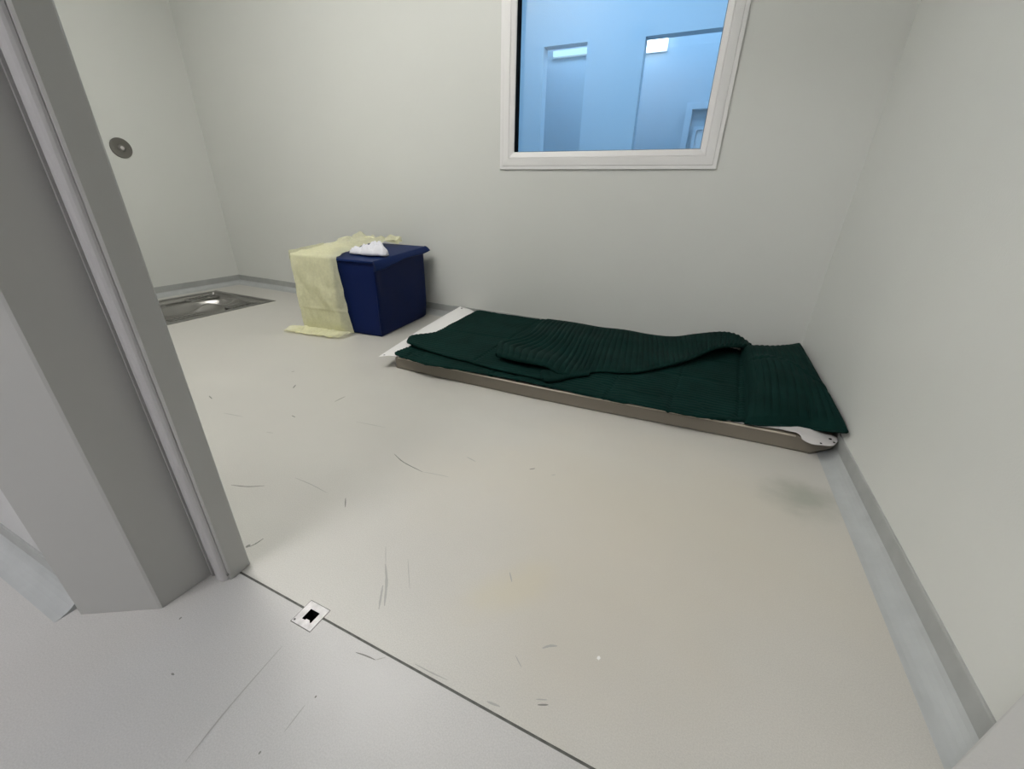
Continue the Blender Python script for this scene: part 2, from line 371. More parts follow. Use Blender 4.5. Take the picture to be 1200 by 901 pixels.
# ---------------------------------------------------------------- window and what lies behind it
win = empty('window_1', ((WX0+WX1)/2, YB, WZ0)); tag(win, 'white framed internal window with blue-tinted view', 'window', kind='structure')
def wchild(mbx, name, mt, parent=win, smooth=False):
    o = mbx.build(name, mt, None, smooth); o.parent = parent; o.matrix_parent_inverse = Matrix.Translation(win.location).inverted(); return o
OX0, OX1, OZ0, OZ1 = -1.200, -.0265, .9445, 2.16
def bar(ring, k):               # ring: list of (inset, y) profile points; k side 0 bottom 1 right 2 top 3 left, mitred
    mbx = MB(); V = []
    for end in (0, 1):
        for ins, y in ring:
            c = [(OX0+ins, OZ0+ins), (OX1-ins, OZ0+ins), (OX1-ins, OZ1-ins), (OX0+ins, OZ1-ins)][(k+end) % 4]
            V.append((c[0], y, c[1]))
    n = len(ring); mbx.add(V, [(i, (i+1) % n, n+(i+1) % n, n+i) for i in range(n)]+[tuple(range(n-1, -1, -1)), tuple(range(n, 2*n))]); return mbx
yg = YB+.052
outer = [(0, YB+.001), (0, YB-.008), (.002, YB-.010), (.018, YB-.010), (.019, YB-.0085), (.020, YB-.012), (.056, YB-.014), (.058, YB-.0125), (.058, YB+.06), (.014, YB+.06), (.014, YB+.001)]
bead = [(.0585, YB+.02), (.0585, YB-.011), (.062, YB-.012), (.086, YB-.006), (.0885, YB-.004), (.0885, YB+.004), (.0585, YB+.004)]
gask = [(.0595, YB+.0045), (.0895, YB-.0005), (.0905, YB+.001), (.0905, yg-.0005), (.0595, yg-.0005)]
for k in range(4):
    f = wchild(bar(outer, k), 'frame_bar', WHITE_PVC); wchild(bar(bead, k), 'glazing_bead', WHITE_PVC); wchild(bar(gask, k), 'gasket', BLACK)
mb = MB(); mb.box((OX0+.0595, yg, OZ0+.0595), (OX1-.0595, yg+.006, OZ1-.0595)); wchild(mb, 'pane', glass_mat())

Y2 = 4.2
mb = MB()
D1 = (-1.645, -1.25, 2.01); D2 = (-.768, .25, 2.00)
x_prev = -2.6
for (a, b, h) in (D1, D2):
    mb.box((x_prev, Y2, -.05), (a, Y2+.10, ZC)); mb.box((a, Y2, h), (b, Y2+.10, ZC)); x_prev = b
mb.box((x_prev, Y2, -.05), (1.6, Y2+.10, ZC))
tag(mb.build('wall_beyond', BEY), 'blue-lit wall seen through the window, with two openings', 'wall', kind='structure')
mb = MB(); mb.box((-2.6, 5.3, -.05), (1.6, 5.4, ZC)); tag(mb.build('wall_beyond_far', BEY_D), 'blue-grey wall inside the openings beyond the window', 'wall', kind='structure')
mb = MB(); mb.box((-2.7, YB+.14, -.05), (-2.6, 5.4, ZC)); tag(mb.build('wall_beyond_left', BEY), 'blue-lit side wall of the room beyond the window', 'wall', kind='structure')
mb = MB(); mb.box((1.6, YB+.14, -.05), (1.7, 5.4, ZC)); tag(mb.build('wall_beyond_right', BEY), 'blue-lit end wall of the room beyond the window', 'wall', kind='structure')
mb = MB(); mb.box((-2.7, YB+.14, -.05), (1.7, 5.4, 0)); tag(mb.build('floor_beyond', BEY_D), 'floor of the room beyond the window', 'floor', kind='structure')
mb = MB(); mb.box((-2.7, YB+.14, ZC), (1.7, 5.4, ZC+.1)); tag(mb.build('ceiling_beyond', CEIL), 'ceiling of the room beyond the window', 'ceiling', kind='structure')
# a small framed hatch inside the right-hand opening
q0 = py_(806, 121, 5.29); hb = empty('window_2', (q0.x, 5.29, 1.2)); tag(hb, 'small framed hatch low in the right opening behind the glass', 'window', kind='structure')
def hchild(mbx, name, mt):
    o = mbx.build(name, mt); o.parent = hb; o.matrix_parent_inverse = Matrix.Translation(hb.location).inverted(); return o
hx, hz = q0.x, q0.z
mb = MB(); mb.box((hx, 5.25, hz-.9), (hx+.06, 5.30, hz)); mb.box((hx+.06, 5.25, hz-.06), (hx+.6, 5.30, hz)); hchild(mb, 'frame', BEY)
mb = MB(); mb.box((hx+.10, 5.27, hz-.9), (hx+.13, 5.30, hz-.21)); mb.box((hx+.13, 5.27, hz-.24), (hx+.6, 5.30, hz-.21)); hchild(mb, 'inner_frame', BEY)
mb = MB(); mb.box((hx+.13, 5.285, hz-.9), (hx+.6, 5.297, hz-.24)); hchild(mb, 'panel', WHITE_PVC)

def lamp(name, loc, size, color, power, label, rot=None, depth=.05, wallmount=False):
    """recessed or wall-mounted luminaire: housing with frame, and a glowing diffuser"""
    t = empty(name, loc); tag(t, label, 'light')
    sx, sy = size; strength = power/(sx*sy*math.pi)
    mm = lamp_mat(name+'_glow', color, strength)
    h = MB(); d = MB()
    if wallmount:      # long side along x, glowing towards -y
        h.box((-sx/2-.01, -.012, -sy/2-.01), (sx/2+.01, 0, sy/2+.01)); d.add(rounded_box((-sx/2, -depth, -sy/2), (sx/2, -.0125, sy/2), .012, 2).v, rounded_box((-sx/2, -depth, -sy/2), (sx/2, -.0125, sy/2), .012, 2).f)
    else:
        for a, b in (((-sx/2-.02, -sy/2-.02), (sx/2+.02, -sy/2)), ((-sx/2-.02, sy/2), (sx/2+.02, sy/2+.02)), ((-sx/2-.02, -sy/2), (-sx/2, sy/2)), ((sx/2, -sy/2), (sx/2+.02, sy/2))):
            h.box((*a, -.012), (*b, .0095))
        d.box((-sx/2, -sy/2, -.006), (sx/2, sy/2, .004))
    h.build('housing', WHITE_PVC, t); d.build('diffuser', mm, t)
    return t
lamp('ceiling_or_fill_light', label='rectangular ceiling light above the cell floor', **ROOM_LIGHT)
lamp('ceiling_or_fill_light', label='rectangular ceiling light in the hall behind the camera', **HALL_LIGHT)
lamp('ceiling_or_fill_light', label='unseen bluish fill light added in place of daylight in the room beyond the window', **BEYOND_FILL)
lamp('ceiling_or_fill_light', label='unseen bluish fill light added to brighten the space behind the openings beyond the window', **BEYOND_LIGHT_2)
a, b = py_(651, 67, 5.29), py_(690, 57, 5.29)
lamp('wall_light', ((a.x+b.x)/2+.03, 5.299, (a.z+b.z)/2), ((b.x-a.x)+.10, .05), (.62, .88, 1.0), .10, 'dim strip light behind the left opening beyond the window', wallmount=True)
a, b = py_(755, 60, 5.29), py_(784, 46, 5.29)
lamp('wall_light', ((a.x+b.x)/2-.03, 5.299, (a.z+b.z)/2), ((b.x-a.x)+.04, .095), (.93, .97, 1.0), .5, 'bright short strip light behind the right opening beyond the window', wallmount=True)

# ---------------------------------------------------------------- mattress, sheet, blanket, pillow
def mfn(q):
    # foam mat: front edge follows the photo, right end rides up the coved skirting
    fy = 1.474+.050*sstep(-.7, .5, q.x)
    k = (q.y-1.488)/(2.405-1.488); q.y = fy+k*(2.405-fy)
    def lift(d):               # d: distance from the wall
        s = .066-d
        return 0 if s <= 0 else BR-math.sqrt(max(0, BR*BR-min(BR, s)**2))
    lo = max(lift(XR-q.x), lift(YB-q.y))+.001
    f = q.z/.061; q.z = lo+(.061-lo)*f
    if q.x > .46:
        d = q.x-.46
        e = max(0, fy+.10-q.y)/.10
        q.y += .030*(d/.09)**2.2*e      # rounded front right corner
    q.z += .0012*nz(q.x*6, q.y*6)*f
    return q
mo = rounded_box((-1.302, 1.488, 0), (.543, 2.405, .061), .007, 30, mfn).build('mattress', MATTRESS, None, True)
mp = tube([(x, 1.474+.050*sstep(-.7, .5, x)-.0015, .0605) for x in [-1.28+1.70*k/60 for k in range(61)]], .0035, 6).build('piping_or_lit_edge', mat('mattress_lit_edge', (.52, .47, .38), .5), mo, True)  # light caught along the mattress top edge, modelled as a pale cord
tag(mo, 'thin taupe foam mattress on the floor along the window wall', 'mattress')

fr = [(-1.372, 1.440, .059), (-1.30, 1.475, .0645), (-1.1, 1.497, .0642), (-.5, 1.508, .0642), (.1, 1.522, .0642), (.36, 1.545, .0642), (.44, 1.575, .0642)]
bk = [(-1.492, 2.418, .084), (-1.42, 2.42, .075), (-1.25, 2.39, .0642), (-.5, 2.39, .0642), (.1, 2.39, .0642), (.36, 2.38, .0642), (.44, 2.38, .0642)]
so = sheet(fr, bk, 90, 40, .003, lambda u, v, p: Vector((-.015*math.sin(v*3.1)*(1-u)*sstep(.12, 0, u), 0, (.003*nz(p.x*5, p.y*5)+.002) if u < .1 else .0003*nz(p.x*9, p.y*9)))).build('bed_sheet', SHEET_W, None, True)
tag(so, 'white sheet under the green blanket, end sticking out beside the blue box', 'sheet')
# corner tab of the sheet with eyelets, at the pillow end
tab = [pz(x, y, z) for x, y, z in ((884, 497, .070), (905, 500, .073), (934, 507, .074), (941, 514.5, .070), (952, 519, .066), (966, 521.5, .064), (977, 521, .063), (981.5, 517, .064))]
tbk = [pz(x, y, z) for x, y, z in ((884, 490, .070), (905, 491, .078), (934, 494, .082), (948, 500, .080), (958, 505, .074), (967, 508, .069), (975, 510, .067), (981, 512.5, .066))]
TAB_SHADED = mat('sheet_tab_shaded', (.60, .58, .575), .45)  # sheet white greyed: the pillow's shade is put into the colour
to = sheet(tab, tbk, 50, 14, .003, lambda u, v, p: Vector((0, 0, .0025*nz(p.x*30, p.y*30)))).build('corner_tab', TAB_SHADED, None, True)
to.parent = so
def eyelet(x, y, z, r=.0042):
    c = pz(x, y, z); mb = MB(); mb.prism([(c.x+r*math.cos(k*math.pi/5), c.y+r*math.sin(k*math.pi/5)) for k in range(10)], z, z+.0012); o = mb.build('eyelet', BLACK); o.parent = so
eyelet(541, 361.5, .0855, .006); eyelet(450.5, 416, .0635, .004); eyelet(973, 514.5, .0675, .005); eyelet(977.5, 518.5, .0665, .0035); eyelet(962, 519.5, .068, .0035)

def rib(x, pitch):              # padded channel: round crest, tight valley
    return abs(math.sin(math.pi*x/pitch))**.55
def groove(x, w): return math.exp(-(x/w)**2)
blanket = empty('quilted_blanket', (-.5, 1.95, .07)); tag(blanket, 'dark green channel-quilted blanket folded in layers on the mattress', 'blanket')
def bchild(mbx, name):
    o = mbx.build(name, GREEN, None, True); o.parent = blanket; o.matrix_parent_inverse = Matrix.Translation(blanket.location).inverted(); return o
# lower layer: flat on the mattress, channels run lengthwise
low_f = [pz(x, y, .078) for x, y in ((463, 414.5), (497, 425), (549, 433.5), (620, 446.5), (707, 465), (760, 475.5), (812, 486), (873, 492), (898, 496))]
low_b = [(-1.345, 2.40, .081), (-.9, 2.40, .080), (-.4, 2.40, .080), (0, 2.40, .080), (.37, 2.38, .080)]
def low_d(u, v, p):
    z = .0045*rib(p.y+.004*nz(p.x*7, p.y*4), .024)-.003
    for gx in (-.75, -.5, -.245, .0, .24): z -= .006*groove(p.x-gx-.05*(p.y-1.6)-.004*nz(p.y*14, gx), .006)
    for gy in (1.86, 2.13): z -= .005*groove(p.y-gy, .006)
    z += .004*nz(p.x*9, p.y*9, 1)+.0025*nz(p.x*26, p.y*16, 4)
    w = nz(p.x*7+p.y*5, p.y*3-p.x*2, 9); z -= .005*groove(w, .05)*sstep(.3, .0, v)
    z -= .004*sstep(.012, 0, v)
    tip = sstep(.03, 0, u)*sstep(.12, 0, v)
    return Vector((0, 0, z+.006*tip+.002))
bchild(sheet(low_f, low_b, 300, 230, .007, low_d, zmin=.066), 'lower_layer')
# middle layer: folded edge lifted at the front, rolled end by the white sheet
mid_f = [pz(481, 402, .098), pz(500, 408, .098), pz(521, 414.5, .097), pz(577, 429, .098), pz(625, 439.5, .098), pz(641, 441, .100), pz(660, 440, .098)]
mid_b = [(-1.335, 2.405, .088), (-1.1, 2.405, .087), (-.9, 2.405, .086), (-.7, 2.405, .086), (-.42, 2.405, .084)]
def mid_d(u, v, p):
    z = .0036*rib(p.y-.1*p.x+.004*nz(p.x*6, p.y*5, 3), .024)-.002
    z -= .006*groove(p.y-1.92-.1*(p.x+1), .006)+.005*groove(p.x+.88, .006)
    z += .006*nz(p.x*6, p.y*6, 5)
    z += .012*sstep(.16, .0, u)*sstep(.42, .1, v)*(1-.6*v)       # roll at the left end
    z -= .012*sstep(.35, .8, v)*(1-u)*.6
    x = -.05*math.exp(-((v-.10)/.10)**2)*sstep(.2, 0, u)
    x += .03*math.exp(-((v-.34)/.12)**2)*sstep(.25, 0, u)
    return Vector((x, 0, z))
bchild(sheet(mid_f, mid_b, 200, 220, lambda u, v: .017-.003*u+.015*sstep(.35, .6, v), mid_d, zmin=.083), 'middle_layer')
# turned-back layer: broad channels run across, hump by the wall
top_f = [pz(584, 413, .137), pz(603, 418, .141), pz(622, 421, .143), pz(641, 425, .140), pz(655, 433.5, .122), pz(672, 437, .103), pz(700, 433.5, .098), pz(740, 435, .097), pz(768, 430, .101), pz(790, 425, .108), pz(810, 418, .121), pz(828, 410.5, .137), pz(850, 404, .148), pz(876, 403.5, .132)]
top_b = [(-.832, 2.405, .0985), (-.66, 2.405, .098), (-.491, 2.405, .098), (-.301, 2.405, .097), (-.158, 2.405, .093), (-.06, 2.405, .102), (.034, 2.405, .130), (.142, 2.405, .160), (.205, 2.405, .167), (.262, 2.41, .156), (.318, 2.41, .125)]
def top_d(u, v, p):
    s = 1.18*u
    z = .0085*rib(s+.006*nz(v*3, u*6), .0262)*sstep(1.0, .90, v)*(.4+.6*sstep(0, .06, v))-.005
    z += .016*math.sin(math.pi*min(1, v*1.0))*(1-sstep(.5, .75, u))*(.6+.4*nz(u*5, 2))
    z -= .022*math.exp(-((v-.30)/.16)**2)*math.exp(-((u-.16)/.12)**2)
    z += .008*nz(p.x*5, p.y*5, 11)
    x = -.055*math.exp(-((v-.20)/.14)**2)*sstep(.22, 0, u)+.02*math.exp(-((v-.55)/.2)**2)*sstep(.3, 0, u)
    return Vector((x, 0, z))
bchild(sheet(top_f, top_b, 620, 60, lambda u, v: .020-.006*u+.12*sstep(.80, .94, v), top_d, zmin=.086), 'turned_back_layer')
# side fold that closes the front of the turned-back layer
fold_f = [pz(637, 443, .100), pz(645, 444, .100), pz(655, 443, .099), pz(668, 440, .098), pz(690, 437.5, .096)]
fold_b = [pz(634, 430, .100), pz(642, 428, .102), pz(652, 427, .100), pz(668, 428, .096), pz(690, 428, .092)]
bchild(sheet(fold_f, fold_b, 60, 24, .018, lambda u, v, p: Vector((0, 0, .010*math.sin(math.pi*min(1, v*1.4+.05))*(1-u)+.003*rib(u, .14))), zmin=.083), 'side_fold')
# stitched hem along the front of the lower layer
hem = catmull([p+Vector((0, .004, -.003)) for p in low_f], 120)
bchild(tube(hem, .0052, 6), 'hem')

pil_f = [pz(873, 493.5, .081), pz(890, 496, .082), pz(906, 497, .082), pz(940, 499.5, .082), pz(958, 502, .088), pz(974, 503.5, .098), px_(993, 504, .540)]
pil_b = [(.285, 2.375, .100), (.35, 2.36, .106), (.42, 2.365, .112), (.49, 2.395, .130), (.540, 2.418, .150)]
def pil_d(u, v, p):
    e = (max(0, math.sin(math.pi*u))*max(0, math.sin(math.pi*v)))
    z = .074*e**.27*(1-.30*u)+.020*e
    z += (.0085-.004*u)*rib(u*.29+.003*nz(v*4, u*3), .0245)*min(1, e*6)-.0015
    c = v-(.62-.34*sstep(.15, 1, u)**1.5)                        # sewn crease that runs across the pillow
    z -= .018*math.exp(-(c/.022)**2)*min(1, e*4)*sstep(.0, .2, u)
    z -= .016*sstep(.0, .10, c)*e**.5
    z += .010*nz(p.x*9, p.y*7, 2)*e**.5
    z -= .014*groove(u-.62-.1*(v-.1), .02)*sstep(.22, .05, v)*min(1, e*8)
    x = .022*math.sin(math.pi*v)*sstep(.35, 0, u)*.4-.006*math.sin(math.pi*v)*sstep(.6, 1, u)
    y = .02*math.sin(math.pi*u)*(1-2*v)*.3
    return Vector((x, y, z))
po = sheet(pil_f, pil_b, 200, 130, lambda u, v: .011+.055*min(1, 5*max(0, math.sin(math.pi*u)*math.sin(math.pi*v))), pil_d, zmin=.078).build('pillow', GREEN, None, True)
tag(po, 'dark green quilted pillow at the head of the mattress in the corner', 'pillow')
ring = [v.co.copy() for v in []]
A = catmull(pil_f, 60); B = catmull(pil_b, 60)
pts = [A[i]+pil_d(i/59, 0, A[i]) for i in range(60)]+[A[-1].lerp(B[-1], j/40)+pil_d(1, j/40, A[-1].lerp(B[-1], j/40)) for j in range(1, 41)]
pp = tube([p+Vector((0, -.001, -.004)) for p in pts], .0055, 6).build('piping_or_lit_edge', GREEN, None, True); pp.parent = po

# ---------------------------------------------------------------- blue vinyl box with gown and crumpled cloth
BO = Vector((-1.687, 1.8185, 0)); BROT = math.radians(5.7)
box = empty('storage_box', BO, BROT); tag(box, 'navy blue vinyl cube box with overhanging lid flap by the wall', 'box')
BM = Matrix.Translation(BO) @ Matrix.Rotation(BROT, 4, 'Z')
BMI = BM.inverted()
BW, BD, BZ = .562, .555, .443
def topz(y): return BZ+.030*max(0, y)/BD
def bfn(q):
    f = q.z/BZ; q.z = f*topz(q.y)
    g = min(1, max(0, f))
    if q.x > -.04:                                              # right panel: pulled inward in a diagonal crease
        y = q.y/BD
        d = .012*math.exp(-((f-(.80-.75*y*.8))/.16)**2)*sstep(.0, .12, y)*sstep(.75, .3, y)
        q.x -= d+.008*sstep(.55, .95, f)*math.exp(-((y-.45)/.35)**2)
        q.x -= .010*sstep(.88, 1, y)*sstep(.25, 0, f)
    if q.y < .03: q.y += .008*math.exp(-((f-.5)/.3)**2)*math.sin(math.pi*min(1, max(0, -q.x/BW)))
    return q
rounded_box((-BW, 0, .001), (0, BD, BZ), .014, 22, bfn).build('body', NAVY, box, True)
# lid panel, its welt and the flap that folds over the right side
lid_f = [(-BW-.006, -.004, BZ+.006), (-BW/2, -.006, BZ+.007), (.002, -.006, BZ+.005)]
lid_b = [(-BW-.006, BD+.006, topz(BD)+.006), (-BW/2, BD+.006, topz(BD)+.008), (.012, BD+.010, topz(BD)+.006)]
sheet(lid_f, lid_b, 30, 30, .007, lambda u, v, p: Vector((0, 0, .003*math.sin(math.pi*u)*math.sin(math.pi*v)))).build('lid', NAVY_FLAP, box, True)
mb = MB(); V = []; NV, NS = 40, 8
for i in range(NV):
    v = i/(NV-1); y = -.010+v*(BD+.030); top = Vector((-.004, y, topz(max(0, y))+.007)); hang = .050-.024*v+.006*math.sin(v*9); out = .022+.012*v
    for s in range(NS):
        k = s/(NS-1); V.append(top+Vector((.004+out*math.sin(k*1.1)/math.sin(1.1), -.016*k*(1-v)+.006*k*v, -hang*k**1.5)))
n0 = len(V); V += [p+Vector((-.004, 0, -.003)) for p in V]
Fc = []
for i in range(NV-1):
    for s in range(NS-1):
        a, b, c, d = i*NS+s, (i+1)*NS+s, (i+1)*NS+s+1, i*NS+s+1
        Fc += [(a, d, c, b), (n0+a, n0+b, n0+c, n0+d)]
    Fc += [(i*NS+NS-1, n0+i*NS+NS-1, n0+(i+1)*NS+NS-1, (i+1)*NS+NS-1)]
for i in (0, NV-1):
    for s in range(NS-1): Fc.append((i*NS+s, i*NS+s+1, n0+i*NS+s+1, n0+i*NS+s))
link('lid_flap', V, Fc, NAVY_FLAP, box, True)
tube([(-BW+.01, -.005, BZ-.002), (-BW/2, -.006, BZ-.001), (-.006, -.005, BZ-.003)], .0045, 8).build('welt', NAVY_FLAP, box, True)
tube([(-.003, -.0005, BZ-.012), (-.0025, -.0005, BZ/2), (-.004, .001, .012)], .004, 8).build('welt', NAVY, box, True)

# isolation gown: runs from the back of the lid over the front edge, down the front and out on the floor
gown = empty('isolation_gown', BO, BROT); tag(gown, 'pale yellow thin disposable gown draped over the blue box', 'gown')
def gown_path(t, off):
    """t in [0,1] -> local (y,z) along the drape"""
    L0, L1, L2 = .52, BZ, .125; Lt = L0+L1+L2; s = t*Lt
    if s < L0: y = .535-s*(.535+.012)/L0; return (y, topz(max(0, y))+.012+off, 0, s/L0)
    if s < L0+L1: k = (s-L0)/L1; return (-.014-off-.004*k, (BZ+.010+off)*(1-k)+.008*k, 1, k)
    k = (s-L0-L1)/L2; return (-.018-off-L2*k, .010+off*.5, 2, k)
def gown_mesh(off, left, right, t0, NT=150, NSx=70, seed=0, amp=1.0):
    V = []
    for i in range(NT):
        t = t0+(1-t0)*i/(NT-1)
        for j in range(NSx):
            u = j/(NSx-1)
            y, z, seg, k = gown_path(t, off)
            l, r = left(seg, k), right(seg, k); x = l+(r-l)*u
            n1 = nz(x*9, t*12, seed); n2 = nz(x*28, t*24, seed+3); n3 = abs(nz(x*14+t*5, t*16, seed+7))
            if seg == 0:
                back = sstep(.65, .0, k); edge = sstep(.45, 1, u)
                z += max(0, amp*(.006+.010*n1+.012*n3*(1-sstep(.75, 1, k))+back*(.018+.040*n3+.012*n2)))+back*edge*.012
            elif seg == 1:
                fade = math.sin(math.pi*min(1, k*1.02))**.5 if k < .98 else .3
                y -= amp*(.008+.011*n1+.006*abs(nz(x*22, k*5, seed))+.003*n2)*fade
                y -= .004*groove(k-.70, .012)*amp
                x += .006*n2*fade
            else:
                z += amp*(.012*sstep(0, .35, k)*(.6+n3*2.2+.5*nz(x*24, 1, seed)))*(1-.75*sstep(.6, 1, k))
                y += .030*nz(x*11, 3, seed)*k+.018*nz(x*30, 5, seed)*k
            V.append((x, y, max(.003, z)))
    Fc = []
    for i in range(NT-1):
        for j in range(NSx-1): Fc.append((i*NSx+j, (i+1)*NSx+j, (i+1)*NSx+j+1, i*NSx+j+1))
    return V, Fc
def g_left(seg, k): return -.583 if seg == 0 else (-.580+.006*k if seg == 1 else -.574-.05*k)
def g_right(seg, k):
    if seg == 0: return -.15-.15*sstep(0, .45, k)+.02*nz(k*7, 1)+.057*sstep(.6, 1, k)
    if seg == 1: return -.243+.058*k
    return -.185+.02*k-.05*k*k
V, Fc = gown_mesh(.002, g_left, g_right, 0.0, seed=2); link('gown_body', V, Fc, GOWN, gown, True)
def g_right2(seg, k):
    if seg == 0: return -.30-.10*math.sin(math.pi*k)
    if seg == 1: return -.305+.045*k+.012*math.sin(k*7)
    return -.26
def g_left2(seg, k): return g_left(seg, k)+.006
V, Fc = gown_mesh(-.0045, g_left2, g_right2, .12, NT=100, NSx=50, seed=9, amp=.35); link('gown_lining', V, Fc, GOWN2, gown, True)
# side of the gown that folds round the left edge of the box
V = []; 
for i in range(60):
    k = i/59; z = (BZ+.014)*(1-k)+.02
    for j in range(12):
        v = j/11; V.append((-.583+.006*k-.006*nz(k*6, v*3), -.02+v*(.30-.10*k), z+.018*v+.004*nz(v*9, k*9)))
link('gown_side', V, [(i*12+j, i*12+j+1, (i+1)*12+j+1, (i+1)*12+j) for i in range(59) for j in range(11)], GOWN, gown, True)
# tie band: a twisted strip that stands up at the back
tie = catmull([(-.46, .46, .494), (-.38, .49, .510), (-.31, .50, .505), (-.25, .515, .518), (-.19, .525, .512), (-.15, .51, .500)], 40)
V = []
for i, p in enumerate(tie):
    a = .5+.9*math.sin(i*.25); d = Vector((.15*math.sin(i*.4), math.cos(a), math.sin(a)))*.024
    V += [p-d, p-d*.3+Vector((0, 0, .006)), p+d*.4, p+d]
link('tie_band', V, [(i*4+j, i*4+j+1, (i+1)*4+j+1, (i+1)*4+j) for i in range(39) for j in range(3)], GOWN2, gown, True)

# crumpled white cloth on the lid
c0 = BMI @ pz(433, 296.5, .468)
cl = empty('crumpled_cloth', BM @ Vector((c0.x, c0.y, topz(c0.y)+.012)), BROT); cl_o = None
V = []; NR, NT = 40, 96
LOBES = [(-.055, -.010, .045, .042, .030), (-.015, .012, .040, .045, .042), (.030, .022, .036, .036, .054), (.060, -.008, .040, .036, .044), (.020, -.030, .050, .030, .030), (.082, -.022, .022, .022, .020), (-.080, .006, .024, .03, .018)]
def cz(x, y):
    acc = 0
    for (a, b, rx, ry, h) in LOBES:
        q = 1-((x-a)/rx)**2-((y-b)/ry)**2
        if q > 0: acc += (h*math.sqrt(q))**5
    z = acc**.2
    return z+z*(.30*nz(x*30, y*30, 3)+.45*(abs(nz(x*48+y*30, y*26-x*14, 8))-.2)+.2*(abs(nz(x*90, y*70, 5))-.2))
for i in range(NR+1):
    for j in range(NT):
        th = 2*math.pi*j/NT; lo, hi = 0, .14
        for _ in range(14):                                   # outline of the heap in this direction
            m_ = (lo+hi)/2
            if max(cz(m_*math.cos(th), m_*math.sin(th)), cz((m_+.004)*math.cos(th), (m_+.004)*math.sin(th))) > 0: lo = m_
            else: hi = m_
        r = lo*(1-(1-i/NR)**1.0); x, y = r*math.cos(th), r*math.sin(th)
        V.append((x, y, max(.0012, cz(x, y)) if i < NR else .0008))
Fc = [(i*NT+j, (i+1)*NT+j, (i+1)*NT+(j+1) % NT, i*NT+(j+1) % NT) for i in range(NR) for j in range(NT)]
Fc.append(tuple(NR*NT+j for j in reversed(range(NT))))
bpy.data.objects.remove(cl)
V = [(x*1.3+.006, y*1.25, z*1.3) for x, y, z in V]
cl = link('crumpled_cloth', V, Fc, TISSUE, None, True); cl.location = BM @ Vector((c0.x, c0.y, topz(c0.y)+.0115)); cl.rotation_euler = (0, 0, BROT)
tag(cl, 'crumpled white cloth lying on the lid of the blue box', 'cloth')

# ---------------------------------------------------------------- squat toilet let into the floor
tx0, tx1, ty0, ty1 = TP
toi = empty('squat_toilet', ((tx0+tx1)/2, (ty0+ty1)/2, 0)); tag(toi, 'stainless steel squat toilet set flush into the cell floor', 'toilet')
def tchild(o): o.parent = toi; o.matrix_parent_inverse = Matrix.Translation(toi.location).inverted(); return o
RW = .045
mb = MB()
for a, b in (((tx0-.006, ty0-.006), (tx1+.006, ty0+RW)), ((tx0-.006, ty1-RW), (tx1+.006, ty1+.006)), ((tx0-.006, ty0+RW), (tx0+RW, ty1-RW)), ((tx1-RW, ty0+RW), (tx1+.006, ty1-RW))):
    mb.box((*a, -.003), (*b, .0022))
tchild(mb.build('rim', STEEL_RIM))
ix0, ix1, iy0, iy1 = tx0+RW, tx1-RW, ty0+RW, ty1-RW; NX, NY = 90, 96; V = []
cxm = (ix0+ix1)/2-.02
def pan(x, y):
    z = -.026
    ed = min(x-ix0, ix1-x, y-iy0, iy1-y); z += .026*(1-sstep(0, .012, ed))
    v = (y-iy0)/(iy1-iy0)
    hw = .095+.075*math.sin(math.pi*min(1, v*1.05))
    r = max(abs(x-cxm)/hw, abs(v-.48)/.44)
    r = ((abs(x-cxm)/hw)**3+(abs(v-.48)/.44)**3)**(1/3)
    z += .016*math.exp(-((r-1.03)/.12)**2)                    # rolled lip
    z -= (.11+.05*v)*sstep(1.0, .45, r)
    # smooth splash hood in the middle of the near side
    z += .050*math.exp(-(((x-(cxm+.15))/.055)**2+((y-(iy0+iy1)/2)/.085)**2))
    return z
for i in range(NX+1):
    for j in range(NY+1):
        x = ix0+(ix1-ix0)*i/NX; y = iy0+(iy1-iy0)*j/NY; V.append((x, y, pan(x, y)))
W = NY+1
tchild(link('pan', V, [(i*W+j, (i+1)*W+j, (i+1)*W+j+1, i*W+j+1) for i in range(NX) for j in range(NY)], CHROME, None, True))
for sx in (-1, 1):
    for (ya, yb) in ((iy0+.03, iy0+.25), (iy1-.25, iy1-.03)):
        x0 = ix1-.125 if sx > 0 else ix0+.02; mbt = rounded_box((x0, ya, -.028), (x0+.105, yb, -.006), .010, 4)
        t = tchild(mbt.build('foot_tread', STEEL_RIM, None, True))
        mk = MB()
        for k in range(7):
            y = ya+.025+k*(yb-ya-.05)/6; mk.prism([(x0+.012, y-.005), (x0+.093, y-.005), (x0+.093, y+.005), (x0+.012, y+.005)], -.0065, -.002)
        g = mk.build('grip_ridge', CHROME); g.parent = t; g.matrix_parent_inverse = Matrix.Translation(toi.location).inverted() 
        g.matrix_parent_inverse = Matrix.Identity(4)

# ---------------------------------------------------------------- round push button on the left wall
bc = Vector((XL, 1.842, 1.047)); bt = empty('push_button', bc); tag(bt, 'round brushed steel push button plate on the left wall', 'button')
def disc(r, x0, x1, n=40, bev=.0):
    mbx = MB(); V = []
    for (x, rr) in ((x0, r), (x1-bev, r), (x1, r-bev)): V += [(x, rr*math.cos(2*math.pi*k/n), rr*math.sin(2*math.pi*k/n)) for k in range(n)]
    Fc = [(s*n+k, s*n+(k+1) % n, (s+1)*n+(k+1) % n, (s+1)*n+k) for s in range(2) for k in range(n)]+[tuple(2*n+k for k in range(n))]
    mbx.add(V, Fc); return mbx
disc(.064, .0003, .009, 48, .003).build('plate', BUTTON_STEEL, bt)
disc(.022, .009, .020, 32, .008).build('button', CHROME, bt)
disc(.011, .020, .0225, 24, .001).build('button_cap', PLATE, bt)
disc(.0035, .009, .0098, 10, .0004).build('screw', SCUFF, bt).location = (0, -.046, 0)
